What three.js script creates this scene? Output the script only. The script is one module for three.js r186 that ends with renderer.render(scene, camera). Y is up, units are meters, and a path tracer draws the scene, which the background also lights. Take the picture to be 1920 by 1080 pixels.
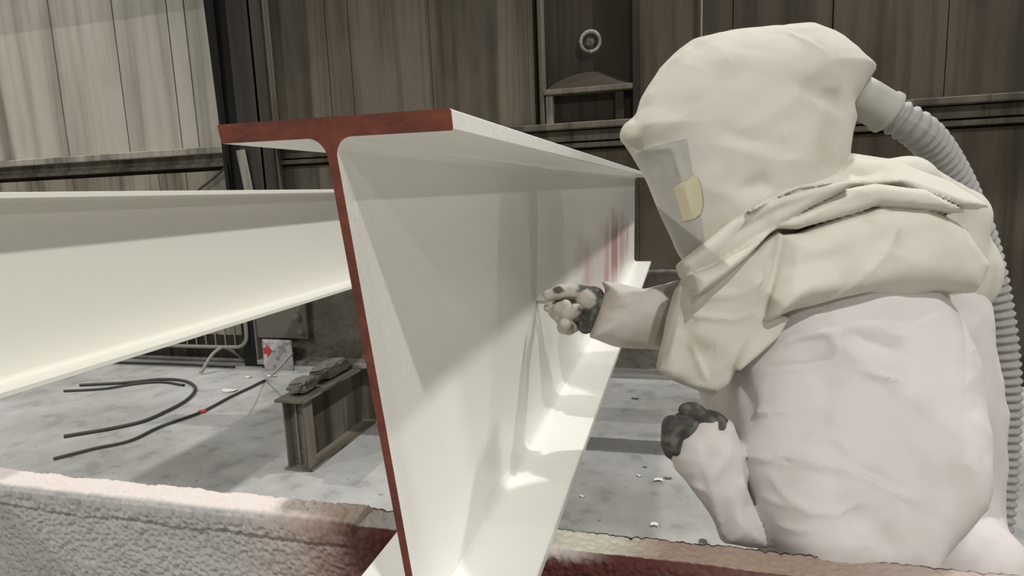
import * as THREE from 'three';
import { mergeGeometries, mergeVertices, toCreasedNormals } from 'three/addons/utils/BufferGeometryUtils.js';
import { RoundedBoxGeometry } from 'three/addons/geometries/RoundedBoxGeometry.js';

// ------------------------------------------------------------------ camera, light, exposure
const V = (x, y, z) => new THREE.Vector3(x, y, z);
const EYE = V(0, 1.67, 0), FOCAL = 1164.7;
const FWD = V(-0.25946979, -0.15121768, -0.9538389), RGT = V(0.96574997, -0.03903562, -0.25652138), UPV = V(-0.00155688, 0.98772943, -0.15616703);
const scene = new THREE.Scene();
scene.background = new THREE.Color(0x050505);
const camera = new THREE.PerspectiveCamera(2 * Math.atan(540 / FOCAL) * 180 / Math.PI, 1920 / 1080, 0.02, 60);
camera.position.copy(EYE);
camera.quaternion.setFromRotationMatrix(new THREE.Matrix4().makeBasis(RGT, UPV, FWD.clone().negate()));
const renderer = new THREE.WebGLRenderer({ antialias: true });
renderer.toneMapping = THREE.LinearToneMapping;
renderer.toneMappingExposure = 0.57;
renderer.shadowMap.enabled = true;
const LAMP_POWER = 190, LAMP_TINT = new THREE.Color().setRGB(1.0, 0.988, 0.96);
// high-bay lamps hang in rows along the hall, 7.8 m up; their places follow from the shadow edges on both beams
const LAMPS = [[2.35, 3.3], [2.2, -4.7], [2.35, 9.2], [12.6, 3.3], [12.6, -4.7], [12.6, 9.2], [-7.9, 3.3], [-7.9, -4.7], [-7.9, 9.2]];

// ------------------------------------------------------------------ helpers
const ray = (px, py) => FWD.clone().addScaledVector(RGT, (px - 960) / FOCAL).addScaledVector(UPV, -(py - 540) / FOCAL);
const P = (px, py, t) => EYE.clone().addScaledVector(ray(px, py), t);           // t: distance along the lens axis in metres
const onY = (px, py, y) => { const r = ray(px, py); return EYE.clone().addScaledVector(r, (y - EYE.y) / r.y); };
const onZ = (px, py, z) => { const r = ray(px, py); return EYE.clone().addScaledVector(r, (z - EYE.z) / r.z); };
let seed = 12345;
const rnd = () => { seed = (seed * 1664525 + 1013904223) >>> 0; return seed / 4294967296; };
const clamp = (x, a = 0, b = 1) => Math.min(b, Math.max(a, x));
const sstep = (a, b, x) => { const t = clamp((x - a) / (b - a)); return t * t * (3 - 2 * t); };
const lerp = (a, b, t) => a + (b - a) * t;
const PERM = new Uint8Array(512); { const p = [...Array(256).keys()]; for (let i = 255; i > 0; i--) { const j = Math.floor(rnd() * (i + 1)); [p[i], p[j]] = [p[j], p[i]]; } for (let i = 0; i < 512; i++) PERM[i] = p[i & 255]; }
function grad(h, x, y, z) { h &= 15; const u = h < 8 ? x : y, v = h < 4 ? y : h === 12 || h === 14 ? x : z; return ((h & 1) ? -u : u) + ((h & 2) ? -v : v); }
function noise(x, y, z) {
  const X0 = Math.floor(x), Y0 = Math.floor(y), Z0 = Math.floor(z); x -= X0; y -= Y0; z -= Z0;
  const X = X0 & 255, Y = Y0 & 255, Z = Z0 & 255, u = x * x * x * (x * (x * 6 - 15) + 10), v = y * y * y * (y * (y * 6 - 15) + 10), w = z * z * z * (z * (z * 6 - 15) + 10);
  const A = PERM[X] + Y, AA = PERM[A] + Z, AB = PERM[A + 1] + Z, B = PERM[X + 1] + Y, BA = PERM[B] + Z, BB = PERM[B + 1] + Z;
  return lerp(lerp(lerp(grad(PERM[AA], x, y, z), grad(PERM[BA], x - 1, y, z), u), lerp(grad(PERM[AB], x, y - 1, z), grad(PERM[BB], x - 1, y - 1, z), u), v),
    lerp(lerp(grad(PERM[AA + 1], x, y, z - 1), grad(PERM[BA + 1], x - 1, y, z - 1), u), lerp(grad(PERM[AB + 1], x, y - 1, z - 1), grad(PERM[BB + 1], x - 1, y - 1, z - 1), u), v), w);
}
function facet(x, y, z, s) { // piecewise flat noise, as in crumpled paper
  const a = (x * .8 + y * .5 - z * .33) / s, b = (-x * .35 + y * .8 + z * .48) / s, c = (x * .49 - y * .33 + z * .81) / s, X = Math.floor(a), Y = Math.floor(b), Z = Math.floor(c); let u = a - X, v = b - Y, w = c - Z;
  const h = (i, j, k) => PERM[PERM[PERM[(X + i) & 255] + ((Y + j) & 255)] + ((Z + k) & 255)] / 255 - .5; let i = 0, j = 0, k = 0, t = 1, r = h(0, 0, 0);
  const o = [[u, 0], [v, 1], [w, 2]].sort((p, q) => q[0] - p[0]); let prev = r; for (let n = 0; n < 3; n++) { if (o[n][1] === 0) i = 1; else if (o[n][1] === 1) j = 1; else k = 1; const e = h(i, j, k); r += (e - prev) * o[n][0]; prev = e; } return r; }
function pebble(x, y, z, s) { // rounded bumps packed side by side
  x /= s; y /= s; z /= s; const X = Math.floor(x), Y = Math.floor(y), Z = Math.floor(z); let m = 9; for (let k = -1; k < 2; k++) for (let j = -1; j < 2; j++) for (let i = -1; i < 2; i++) { const h = PERM[PERM[PERM[(X + i) & 255] + ((Y + j) & 255)] + ((Z + k) & 255)], dx = X + i + PERM[h] / 255 - x, dy = Y + j + PERM[h + 1] / 255 - y, dz = Z + k + PERM[h + 2] / 255 - z, d = dx * dx + dy * dy + dz * dz; if (d < m) m = d; } return 1 - Math.min(1, m * 1.3); }
const fbm = (x, y, z, o = 4) => { let s = 0, a = 0.5; for (let i = 0; i < o; i++) { s += a * noise(x, y, z); x = x * 2.03 + 7.1; y = y * 2.03 + 3.7; z = z * 2.03 + 1.3; a *= 0.5; } return s; };
// periodic noise for tiling textures: value noise on a wrapped lattice
const hash2 = (x, y, s) => PERM[PERM[(x + s * 17) & 255] + (y & 255)] / 255;
function tile(x, y, per, s) { const X = Math.floor(x), Y = Math.floor(y), fx = x - X, fy = y - Y, u = fx * fx * (3 - 2 * fx), v = fy * fy * (3 - 2 * fy), m = a => ((a % per) + per) % per;
  return lerp(lerp(hash2(m(X), m(Y), s), hash2(m(X + 1), m(Y), s), u), lerp(hash2(m(X), m(Y + 1), s), hash2(m(X + 1), m(Y + 1), s), u), v); }
function tileFbm(u, v, per, o, s) { let t = 0, a = 0.5, n = 0; for (let i = 0; i < o; i++) { t += a * tile(u * per, v * per, per, s + i); n += a; a *= 0.5; per *= 2; } return t / n; }
function tileA(u, v, pu, pv, o, s) { let t = 0, a = 0.5, n = 0; for (let i = 0; i < o; i++) { const x = u * pu, y = v * pv, X = Math.floor(x), Y = Math.floor(y), fx = x - X, fy = y - Y, a1 = fx * fx * (3 - 2 * fx), b1 = fy * fy * (3 - 2 * fy), k = s + i;
  t += a * lerp(lerp(hash2(X % pu, Y % pv, k), hash2((X + 1) % pu, Y % pv, k), a1), lerp(hash2(X % pu, (Y + 1) % pv, k), hash2((X + 1) % pu, (Y + 1) % pv, k), a1), b1); n += a; a *= .5; pu *= 2; pv *= 2; } return t / n; }
function texture(w, h, fn, srgb = true, rx = 1, ry = 1) {
  const d = new Uint8Array(w * h * 4);
  for (let j = 0; j < h; j++) for (let i = 0; i < w; i++) { const c = fn((i + .5) / w, (j + .5) / h), k = (j * w + i) * 4; d[k] = clamp(c[0], 0, 255); d[k + 1] = clamp(c[1], 0, 255); d[k + 2] = clamp(c[2], 0, 255); d[k + 3] = 255; }
  const t = new THREE.DataTexture(d, w, h); t.wrapS = t.wrapT = THREE.RepeatWrapping; t.magFilter = THREE.LinearFilter; t.minFilter = THREE.LinearMipmapLinearFilter; t.generateMipmaps = true;
  if (srgb) t.colorSpace = THREE.SRGBColorSpace; t.repeat.set(rx, ry); t.needsUpdate = true; return t;
}
const std = o => new THREE.MeshStandardMaterial({ side: THREE.DoubleSide, ...o });
const taken = {};
function numbered(n) { taken[n] = (taken[n] ?? -1) + 1; return taken[n] ? `${n}_${String(taken[n]).padStart(3, '0')}` : n; }
function mesh(name, geo, mat, parent) { const m = new THREE.Mesh(geo, mat); m.name = parent ? name : numbered(name); m.castShadow = m.receiveShadow = true; (parent ?? scene).add(m); return m; }
function tag(o, label, category, group, kind) { o.userData.label = label; if (category) o.userData.category = category; if (group) o.userData.group = group; if (kind) o.userData.kind = kind; return o; }
function thing(name, label, category, group) { const o = new THREE.Group(); o.name = numbered(name); scene.add(o); return tag(o, label, category, group); }
function struct(name, geo, mat, label, category) { const m = geo ? mesh(name, geo, mat) : (() => { const g = new THREE.Group(); g.name = name; scene.add(g); return g; })(); m.userData.kind = 'structure'; m.userData.label = label; m.userData.category = category; return m; }
function box(x0, x1, y0, y1, z0, z1, r = 0) { // real-size uv on every face
  const w = x1 - x0, h = y1 - y0, d = z1 - z0, g = r ? new RoundedBoxGeometry(w, h, d, 2, r) : new THREE.BoxGeometry(w, h, d);
  g.translate((x0 + x1) / 2, (y0 + y1) / 2, (z0 + z1) / 2); return metreUV(g);
}
function metreUV(g) { g = g.index ? g.toNonIndexed() : g; const p = g.attributes.position, n = g.attributes.normal, uv = new Float32Array(p.count * 2);
  for (let i = 0; i < p.count; i++) { const ax = Math.abs(n.getX(i)), ay = Math.abs(n.getY(i)), az = Math.abs(n.getZ(i));
    if (ax >= ay && ax >= az) { uv[2 * i] = p.getZ(i); uv[2 * i + 1] = p.getY(i); } else if (ay >= az) { uv[2 * i] = p.getX(i); uv[2 * i + 1] = p.getZ(i); } else { uv[2 * i] = p.getX(i); uv[2 * i + 1] = p.getY(i); } }
  g.setAttribute('uv', new THREE.BufferAttribute(uv, 2)); return g; }
function rod(a, b, r, seg = 12, r2 = r) { const d = b.clone().sub(a), g = new THREE.CylinderGeometry(r2, r, d.length(), seg); g.applyQuaternion(new THREE.Quaternion().setFromUnitVectors(V(0, 1, 0), d.clone().normalize())); g.translate((a.x + b.x) / 2, (a.y + b.y) / 2, (a.z + b.z) / 2); return g; }
function tube(pts, r, n = 64, seg = 10, closed = false) { return new THREE.TubeGeometry(new THREE.CatmullRomCurve3(pts, closed, 'centripetal'), n, r, seg, closed); }
function gridGeo(nx, ny, fn, col) { // fn(i,j) -> Vector3; optional colour
  const p = new Float32Array(nx * ny * 3), c = col ? new Float32Array(nx * ny * 3) : null, idx = [];
  for (let j = 0; j < ny; j++) for (let i = 0; i < nx; i++) { const k = (j * nx + i) * 3, v = fn(i, j); p[k] = v.x; p[k + 1] = v.y; p[k + 2] = v.z; if (c) { const q = col(v, i, j); c[k] = q[0]; c[k + 1] = q[1]; c[k + 2] = q[2]; } }
  for (let j = 0; j < ny - 1; j++) for (let i = 0; i < nx - 1; i++) { const a = j * nx + i; idx.push(a, a + 1, a + nx, a + 1, a + nx + 1, a + nx); }
  const g = new THREE.BufferGeometry(); g.setAttribute('position', new THREE.BufferAttribute(p, 3)); if (c) g.setAttribute('color', new THREE.BufferAttribute(c, 3)); g.setIndex(idx); g.computeVertexNormals(); return g;
}
const lin = (r, g, b) => { const c = new THREE.Color().setRGB(r / 255, g / 255, b / 255, THREE.SRGBColorSpace); return [c.r, c.g, c.b]; };
const mixc = (a, b, t) => [lerp(a[0], b[0], t), lerp(a[1], b[1], t), lerp(a[2], b[2], t)];

// ------------------------------------------------------------------ materials
const streakMap = (br, bg, bb, dark, s) => texture(320, 320, (u, v) => { // sheet cladding: grime run down in vertical streaks
  const a = tileA(u, v, 14, 1, 3, s), b = tileA(u, v, 48, 2, 3, s + 5), c = tileA(u, v, 4, 3, 5, s + 9), f = tile(u * 256, v * 256, 256, s + 2);
  const g = sstep(.35, .8, a) * .5 + sstep(.45, .8, b) * .35 + sstep(.4, .8, c) * .4, k = 1 - dark * clamp(g) + (f - .5) * .04;
  return [br * k + 2, bg * k, bb * k - 3 * g]; }, true, 1 / 1.9, 1 / 2.6);
const M = {
  wallLit: std({ map: streakMap(190, 187, 174, .22, 1), roughness: .8 }),  // left panels: the lit end of the wall painted as a brighter tone
  wallShade: std({ map: streakMap(124, 117, 102, .4, 2), roughness: .8 }),  // right of the column: shade painted into a darker base tone
  wallGrimeShade: std({ map: streakMap(88, 80, 66, .45, 3), roughness: .85 }),  // grime streaks over a base tone darkened for the dimmer light rightwards
  wallLow: std({ map: streakMap(176, 170, 152, .4, 4), roughness: .8 }),
  trim: std({ map: streakMap(120, 114, 100, .5, 6), roughness: .75 }),
  trimPale: std({ map: streakMap(176, 172, 160, .4, 7), roughness: .75 }),
  grimeShade: std({ map: streakMap(62, 56, 46, .5, 8), roughness: .9 }),  // dark grime; on the foot strip and shelf mound it paints shade
  shell: std({ color: 0x7a776f, roughness: .9 }),
  columnDark: std({ map: streakMap(72, 69, 62, .4, 9), roughness: .7 }), columnBlack: std({ color: 0x121212, roughness: .8 }), columnBlue: std({ color: 0x1b2036, roughness: .6 }),
  galv: std({ color: 0x8f8d84, roughness: .55, metalness: .3 }), barStone: std({ map: streakMap(172, 170, 160, .35, 10), roughness: .9 }),
  rubber: std({ color: 0x3b3a37, roughness: .6 }), rubberPale: std({ color: 0xb9b7b2, roughness: .6 }), red: std({ color: 0xb23a34, roughness: .6 }),
  board: std({ map: texture(256, 256, (u, v) => { const a = tileFbm(u, v, 8, 4, 31), k = 196 - 50 * sstep(.5, .8, a); return [k, k - 4, k - 2]; }), roughness: .7 }),
  bolt: std({ color: 0x77736a, roughness: .7, metalness: .2 }), flake: std({ color: 0xdad8d2, roughness: .5 }), flakeDark: std({ color: 0x4c4a45, roughness: .9 }),
  glow: std({ color: 0xffffff, emissive: 0xfffbf0, emissiveIntensity: 6 }), lampShell: std({ color: 0x555a60, roughness: .5, metalness: .4 }),
};
const concrete = texture(1024, 1024, (u, v) => { // floor: worn concrete under a skin of dried overspray
  const a = tileFbm(u, v, 4, 6, 41), b = tileFbm(u, v, 24, 4, 47), c = tile(u * 512, v * 512, 512, 3), d = tileFbm(u, v, 64, 2, 53);
  let k = 158 + (a - .5) * 60 + (b - .5) * 30 + (c - .5) * 10; if (d > .86) k -= 60 * (d - .86) * 8; if (b < .3) k -= 8; return [k, k - .5, k - 4 + (a - .5) * 6]; }, true, 1 / 3.1, 1 / 3.1);
const concreteBump = texture(512, 512, (u, v) => { const k = 128 + (tileFbm(u, v, 32, 4, 61) - .5) * 160 + (tile(u * 256, v * 256, 256, 9) - .5) * 60; return [k, k, k]; }, false, 1 / 1.1, 1 / 1.1);
M.floor = std({ map: concrete, bumpMap: concreteBump, bumpScale: .004, roughness: .85 });
const peel = texture(512, 512, (u, v) => { const k = 128 + (tileFbm(u, v, 64, 3, 71) - .5) * 200; return [k, k, k]; }, false, 4, 4);

// ------------------------------------------------------------------ the hall
const X0 = -11, X1 = 16, Z0 = -5.6, Z1 = 13, HH = 9.6;
struct('floor', box(X0 - .3, X1 + .3, -.25, 0, Z0 - .3, Z1 + .3), M.floor, 'worn grey concrete workshop floor spotted with dried paint', 'floor');
struct('ceiling', box(X0 - .3, X1 + .3, HH, HH + .25, Z0 - .3, Z1 + .3), M.shell, 'plain grey roof sheeting high above the workshop', 'ceiling');
struct('wall_left', box(X0 - .3, X0, 0, HH, Z0 - .3, Z1 + .3), M.shell, 'grey sheet side wall beyond the spare beam', 'wall');
struct('wall_right', box(X1, X1 + .3, 0, HH, Z0 - .3, Z1 + .3), M.shell, 'grey sheet side wall behind the worker', 'wall');
struct('wall_front', box(X0, X1, 0, HH, Z1, Z1 + .3), M.shell, 'grey sheet end wall opposite the streaked cladding', 'wall');
{ const w = struct('wall_back', null, null, 'streaked sheet metal end wall behind the beams', 'wall');
  mesh('backing', box(X0, X1, 0, HH, Z0 - .3, Z0 - .06), M.grimeShade, w);
  const seams = [-11, -9.9, -8.8, -7.7, -6.6, -5.76, -5.42, -5.07, -4.86, -4.44, -3.27, -3.03, -2.21, -1.28];
  const right = [-.34, .18, .42, 1.16, 1.95, 2.74, 3.53, 4.32, 5.4, 6.5, 7.6, 8.7, 9.8, 10.9, 12, 13, 14, 15, 16];
  const put = (a, b, i, y0, y1, m) => mesh('panel', box(a + .004, b - .004, y0, y1, Z0 - .06, Z0 - .004 * (i % 3)), m, w);
  for (let i = 0; i < seams.length - 1; i++) { const pale = seams[i] < -4.6; put(seams[i], seams[i + 1], i, 2.26, HH, pale ? M.wallLit : M.wallShade); put(seams[i], seams[i + 1], i + 1, 0, 2.02, pale ? M.wallLow : M.wallShade); }
  for (let i = 0; i < right.length - 1; i++) { put(right[i], right[i + 1], i, 2.26, HH, M.wallGrimeShade); put(right[i], right[i + 1], i + 1, 0, 2.02, M.wallGrimeShade); }
  mesh('panel', box(-1.16, -.34, 2.26, HH, Z0 - .18, Z0 - .12), M.wallGrimeShade, w); mesh('panel', box(-1.28, -.34, 0, 2.02, Z0 - .06, Z0), M.wallGrimeShade, w);
  mesh('rail', box(X0, -4.46, 2.19, 2.26, Z0 - .05, Z0 + .09, .01), M.trimPale, w); mesh('rail', box(X0, -4.46, 2.06, 2.1, Z0 - .05, Z0 + .06, .006), M.trim, w);
  mesh('rail', box(-3.9, X1, 2.2, 2.255, Z0 - .05, Z0 + .1, .01), M.trim, w); mesh('rail', box(-3.9, X1, 2.04, 2.08, Z0 - .05, Z0 + .07, .006), M.trim, w);
  mesh('rail', box(X0, X1, 2.1, 2.19, Z0 - .06, Z0 + .01), M.trim, w);
  mesh('post', box(-1.28, -1.235, 2.255, HH, Z0 - .05, Z0 + .03, .006), M.trim, w); mesh('post', box(-1.19, -1.15, 2.255, HH, Z0 - .1, Z0 + .05, .006), M.trim, w); mesh('post', box(-.38, -.31, 2.255, HH, Z0 - .1, Z0 + .05, .006), M.grimeShade, w);
  mesh('shelf', box(-1.15, -.38, 2.505, 2.55, Z0 - .15, Z0 + .06, .008), M.trim, w);
  mesh('bracket', box(-1.14, -1.08, 2.255, 2.505, Z0 - .1, Z0 + .03, .006), M.trimPale, w); mesh('bracket', box(-.53, -.46, 2.255, 2.505, Z0 - .1, Z0 + .03, .006), M.grimeShade, w);
  for (const [a, b] of [[X0, -4.46], [-3.88, X1]]) mesh('shade_strip', box(a, b, 0, .26, Z0 - .04, Z0 + .012), M.grimeShade, w);  // dark strip painted in for the shaded foot of the wall
  mesh('conduit', rod(V(.175, 2.255, Z0 + .02), V(.175, HH, Z0 + .02), .008), M.galv, w);
}
// dark mound standing in for the arched shadow above the wall shelf
{ const g = gridGeo(60, 16, (i, j) => { const a = i / 59, b = j / 15, h = .2 * Math.pow(Math.sin(Math.PI * clamp(a * .94 + .03)), .7) * Math.pow(1 - b, .8), x = lerp(-1.13, -.4, a); return V(x, 2.551 + Math.max(0, h + .015 * fbm(x * 9, b * 3, 1) * (1 - b)), lerp(Z0 - .12, Z0 + .045, b)); });
  mesh('shadow_mound', g, M.grimeShade, scene.getObjectByName('wall_back')); }
{ const c = V(-.747, 2.943, Z0 - .118), t = thing('vent_cap', 'round grimy vent cap on the recessed wall panel', 'vent'); t.position.copy(c); t.rotation.x = Math.PI / 2;
  mesh('rim', new THREE.LatheGeometry([[.05, 0], [.095, 0], [.1, .02], [.1, .06], [.092, .072], [.074, .072], [.068, .05], [.05, .045]].map(a => new THREE.Vector2(...a)), 40), M.trimPale, t);
  mesh('boss', new THREE.LatheGeometry([[0, .07], [.02, .068], [.045, .055], [.055, .04], [.055, 0]].map(a => new THREE.Vector2(...a)), 32), M.trim, t); }
{ // portal column against the end wall, its web tapered to slant its shadow
  const t = thing('steel_column', 'dark steel portal column with blue foot against the streaked wall', 'column');
  const prof = (x0, x1, z0) => { const s = new THREE.Shape([[0, 0], [z0, 0], [z0 + .3, HH], [0, HH]].map(a => new THREE.Vector2(...a))); const g = new THREE.ExtrudeGeometry(s, { depth: x1 - x0, bevelEnabled: false }); g.rotateY(-Math.PI / 2); g.translate(x1, 0, Z0 + .02); return metreUV(g); };
  mesh('web', prof(-4.3, -4.27, .25), M.columnBlack, t);
  mesh('wall_flange', box(-4.44, -4.13, 0, HH, Z0 + .005, Z0 + .03), M.columnBlack, t);
  mesh('inner_flange', box(-4.13, -3.9, .62, HH, -5.34, -5.3, .004), M.columnDark, t); mesh('blue_foot', box(-4.13, -3.9, 0, .62, -5.345, -5.295, .004), M.columnBlue, t);
  mesh('outer_flange', box(-4.36, -4.13, 0, HH, -5.36, -5.33), M.columnBlack, t); mesh('side_plate', box(-3.905, -3.9, 0, HH, Z0 + .01, -5.3), M.columnDark, t);
  mesh('splice_strip', box(-3.9, -3.87, 1.1, HH, Z0 + .005, Z0 + .1, .004), M.trim, t);
}
{ const a = onZ(451, 281, -5.27), b = onZ(466, 355, -5.27), d = b.clone().sub(a).normalize(), k = a.y / -d.y, foot = a.clone().addScaledVector(d, k); const g = new RoundedBoxGeometry(.085, a.distanceTo(foot), .03, 2, .006); g.applyQuaternion(new THREE.Quaternion().setFromUnitVectors(V(0, -1, 0), foot.clone().sub(a).normalize())); g.translate((a.x + foot.x) / 2, (a.y + foot.y) / 2, (a.z + foot.z) / 2); tag(mesh('leaning_bar', metreUV(g), M.barStone), 'pale flat bar leaning in front of the dark portal column', 'bar'); }
tag(mesh('wall_cable', tube([V(-4.46, 2.1, -5.56), V(-4.62, 1.98, -5.55), V(-4.9, 1.82, -5.55), V(-5.3, 1.6, -5.56), V(-5.5, 1.2, -5.56), V(-5.52, .02, -5.55)], .012, 60, 8), M.rubber), 'dark cable slung across the pale lower wall panels', 'cable');

{ const t = thing('shade_girder', 'unseen steel girder added to shade the pale end of the wall', 'girder'); mesh('bottom_flange', box(X0, -4.45, 3.93, 3.96, -5.15, -4.95, .004), M.columnDark, t); mesh('web', box(X0, -4.45, 3.96, 4.5, -5.06, -5.04), M.columnDark, t); mesh('top_flange', box(X0, -4.45, 4.5, 4.53, -5.15, -4.95, .004), M.columnDark, t); for (const x of [-4.52, -7.6, -10.8]) mesh('corbel', box(x - .06, x + .06, 3.8, 3.93, Z0 + .002, -4.95, .004), M.columnDark, t); }  // out-of-view girder added to cast the upper shadow edge on the wall
// lamps: glowing disc under a shallow housing, the light just below it
for (const [x, z] of LAMPS) {
  const t = thing('high_bay_lamp', 'round high-bay lamp hanging from the workshop roof', 'lamp', 'high-bay lamps under the roof'); t.position.set(x, 7.8, z);
  mesh('housing', new THREE.LatheGeometry([[0, .22], [.07, .22], [.08, .1], [.17, .07], [.18, 0], [.172, 0], [.165, .05], [0, .06]].map(a => new THREE.Vector2(...a)), 28), M.lampShell, t);
  mesh('lens', new THREE.CylinderGeometry(.16, .16, .012, 28).translate(0, .03, 0), M.glow, t); mesh('hanger', rod(V(0, .2, 0), V(0, HH - 7.8, 0), .008), M.lampShell, t);
  const l = new THREE.SpotLight(LAMP_TINT, LAMP_POWER, 0, 1.35, .35, 2); l.position.set(0, -.02, 0); l.castShadow = true; l.shadow.radius = 5; l.shadow.mapSize.set(2048, 2048); t.add(l); l.target.position.set(0, -5, 0); t.add(l.target);
}

// ------------------------------------------------------------------ the two painted beams
function profile(W, H, tf, tw, r) { // closed outline, v down from the top, split into parts
  const h = W / 2, w = tw / 2, e = .0015, arc = (cu, cv, a0, a1) => [...Array(9).keys()].map(i => { const a = lerp(a0, a1, i / 8); return [cu + r * Math.cos(a), cv + r * Math.sin(a)]; }), Q = Math.PI / 2;
  const top = [[w + r, tf], [h - e, tf], [h, tf - e], [h, e], [h - e, 0], [-h + e, 0], [-h, e], [-h, tf - e], [-h + e, tf], [-w - r, tf]];
  const webL = [...arc(-w - r, tf + r, -Q, 0), ...arc(-w - r, H - tf - r, 0, Q)];
  const bot = [[-w - r, H - tf], [-h + e, H - tf], [-h, H - tf + e], [-h, H - e], [-h + e, H], [h - e, H], [h, H - e], [h, H - tf + e], [h - e, H - tf], [w + r, H - tf]];
  const webR = [...arc(w + r, H - tf - r, Q, 2 * Q), ...arc(w + r, tf + r, 2 * Q, 3 * Q)];
  return { top, webL, bot, webR };
}
function buildBeam(name, label, o, pt, L, near, mats) {
  const t = thing(name, label, 'steel beam', 'painted steel beams on the trestles'); delete t.userData.group;
  const pr = profile(o.W, o.H, o.tf, o.tw, o.r), N = 40;
  const strip = (pts) => { const pos = [], uv = [], idx = []; pts.forEach(([u, v], i) => { for (let k = 0; k <= N; k++) { const w0 = near(u, v), w = lerp(w0, L, Math.pow(k / N, 1.4)), q = pt(u, v, w); pos.push(q.x, q.y, q.z); uv.push(w, v + u); } });
    for (let i = 0; i < pts.length - 1; i++) for (let k = 0; k < N; k++) { const a = i * (N + 1) + k, b = a + N + 1; idx.push(a, b, a + 1, a + 1, b, b + 1); }
    const g = new THREE.BufferGeometry(); g.setAttribute('position', new THREE.Float32BufferAttribute(pos, 3)); g.setAttribute('uv', new THREE.Float32BufferAttribute(uv, 2)); g.setIndex(idx); g.computeVertexNormals(); return toCreasedNormals(g, .6); };
  mesh('top_flange', strip(pr.top), mats.paint, t); mesh('web', mergeGeometries([strip(pr.webL), strip(pr.webR)]), mats.web, t); mesh('bottom_flange', strip(pr.bot), mats.paint, t);
  const all = [...pr.top, ...pr.webL.slice(1), ...pr.bot.slice(1), ...pr.webR.slice(1, -1)];
  for (const far of [0, 1]) { const tris = THREE.ShapeUtils.triangulateShape(all.map(a => new THREE.Vector2(...a)), []), pos = [], uv = []; for (const q of all) { const p = pt(q[0], q[1], far ? L : near(...q)); pos.push(p.x, p.y, p.z); uv.push(q[0], q[1]); }
    const g = new THREE.BufferGeometry(); g.setAttribute('position', new THREE.Float32BufferAttribute(pos, 3)); g.setAttribute('uv', new THREE.Float32BufferAttribute(uv, 2)); g.setIndex(tris.flat()); g.computeVertexNormals(); tag(mesh('end_face', g, far ? mats.paint : mats.end, t), far ? 'painted far end' : mats.endLabel); }
  return t;
}
const redEnd = std({ map: texture(512, 512, (u, v) => { const a = tileFbm(u, v, 16, 4, 81), b = tileFbm(u * .3, v, 48, 3, 83); const k = 1 + (a - .5) * .45 + (b - .5) * .25; return [104 * k, 50 * k, 34 * k]; }, true, 4, 4), bumpMap: peel, bumpScale: .0006, roughness: .65 });
const gloss = o => new THREE.MeshPhysicalMaterial({ side: THREE.DoubleSide, roughness: .34, bumpMap: peel, bumpScale: .0004, ...o });
const paint = gloss({ color: 0xeeede6, roughness: .3 }), paintCream = gloss({ color: 0xeae8de, roughness: .42 });
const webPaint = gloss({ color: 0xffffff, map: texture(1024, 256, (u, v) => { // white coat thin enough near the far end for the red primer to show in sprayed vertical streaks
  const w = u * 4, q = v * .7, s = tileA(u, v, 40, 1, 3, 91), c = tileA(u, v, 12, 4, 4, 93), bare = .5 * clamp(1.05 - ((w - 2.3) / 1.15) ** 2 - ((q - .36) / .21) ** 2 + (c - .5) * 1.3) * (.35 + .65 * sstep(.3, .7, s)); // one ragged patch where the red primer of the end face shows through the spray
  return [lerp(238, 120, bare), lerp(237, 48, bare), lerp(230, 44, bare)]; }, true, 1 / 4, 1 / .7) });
{ const a = -.0176, ca = Math.cos(a), sa = Math.sin(a), bx = -.2841, by = EYE.y + .0683, bz = -.4749;
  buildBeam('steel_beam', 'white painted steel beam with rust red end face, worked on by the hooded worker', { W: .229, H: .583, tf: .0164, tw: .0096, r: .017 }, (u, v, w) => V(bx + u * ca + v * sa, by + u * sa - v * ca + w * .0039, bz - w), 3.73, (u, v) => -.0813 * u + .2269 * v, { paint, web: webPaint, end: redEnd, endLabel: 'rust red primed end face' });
  buildBeam('steel_beam', 'cream white painted steel beam lying behind, with no worker at it', { W: .229, H: .573, tf: .018, tw: .0105, r: .017 }, (u, v, w) => V(-1.949 + u, 1.728 - v, -.35 - w), 4.3, () => 0, { paint: paintCream, web: paintCream, end: paintCream, endLabel: 'painted near end' });
}

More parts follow.
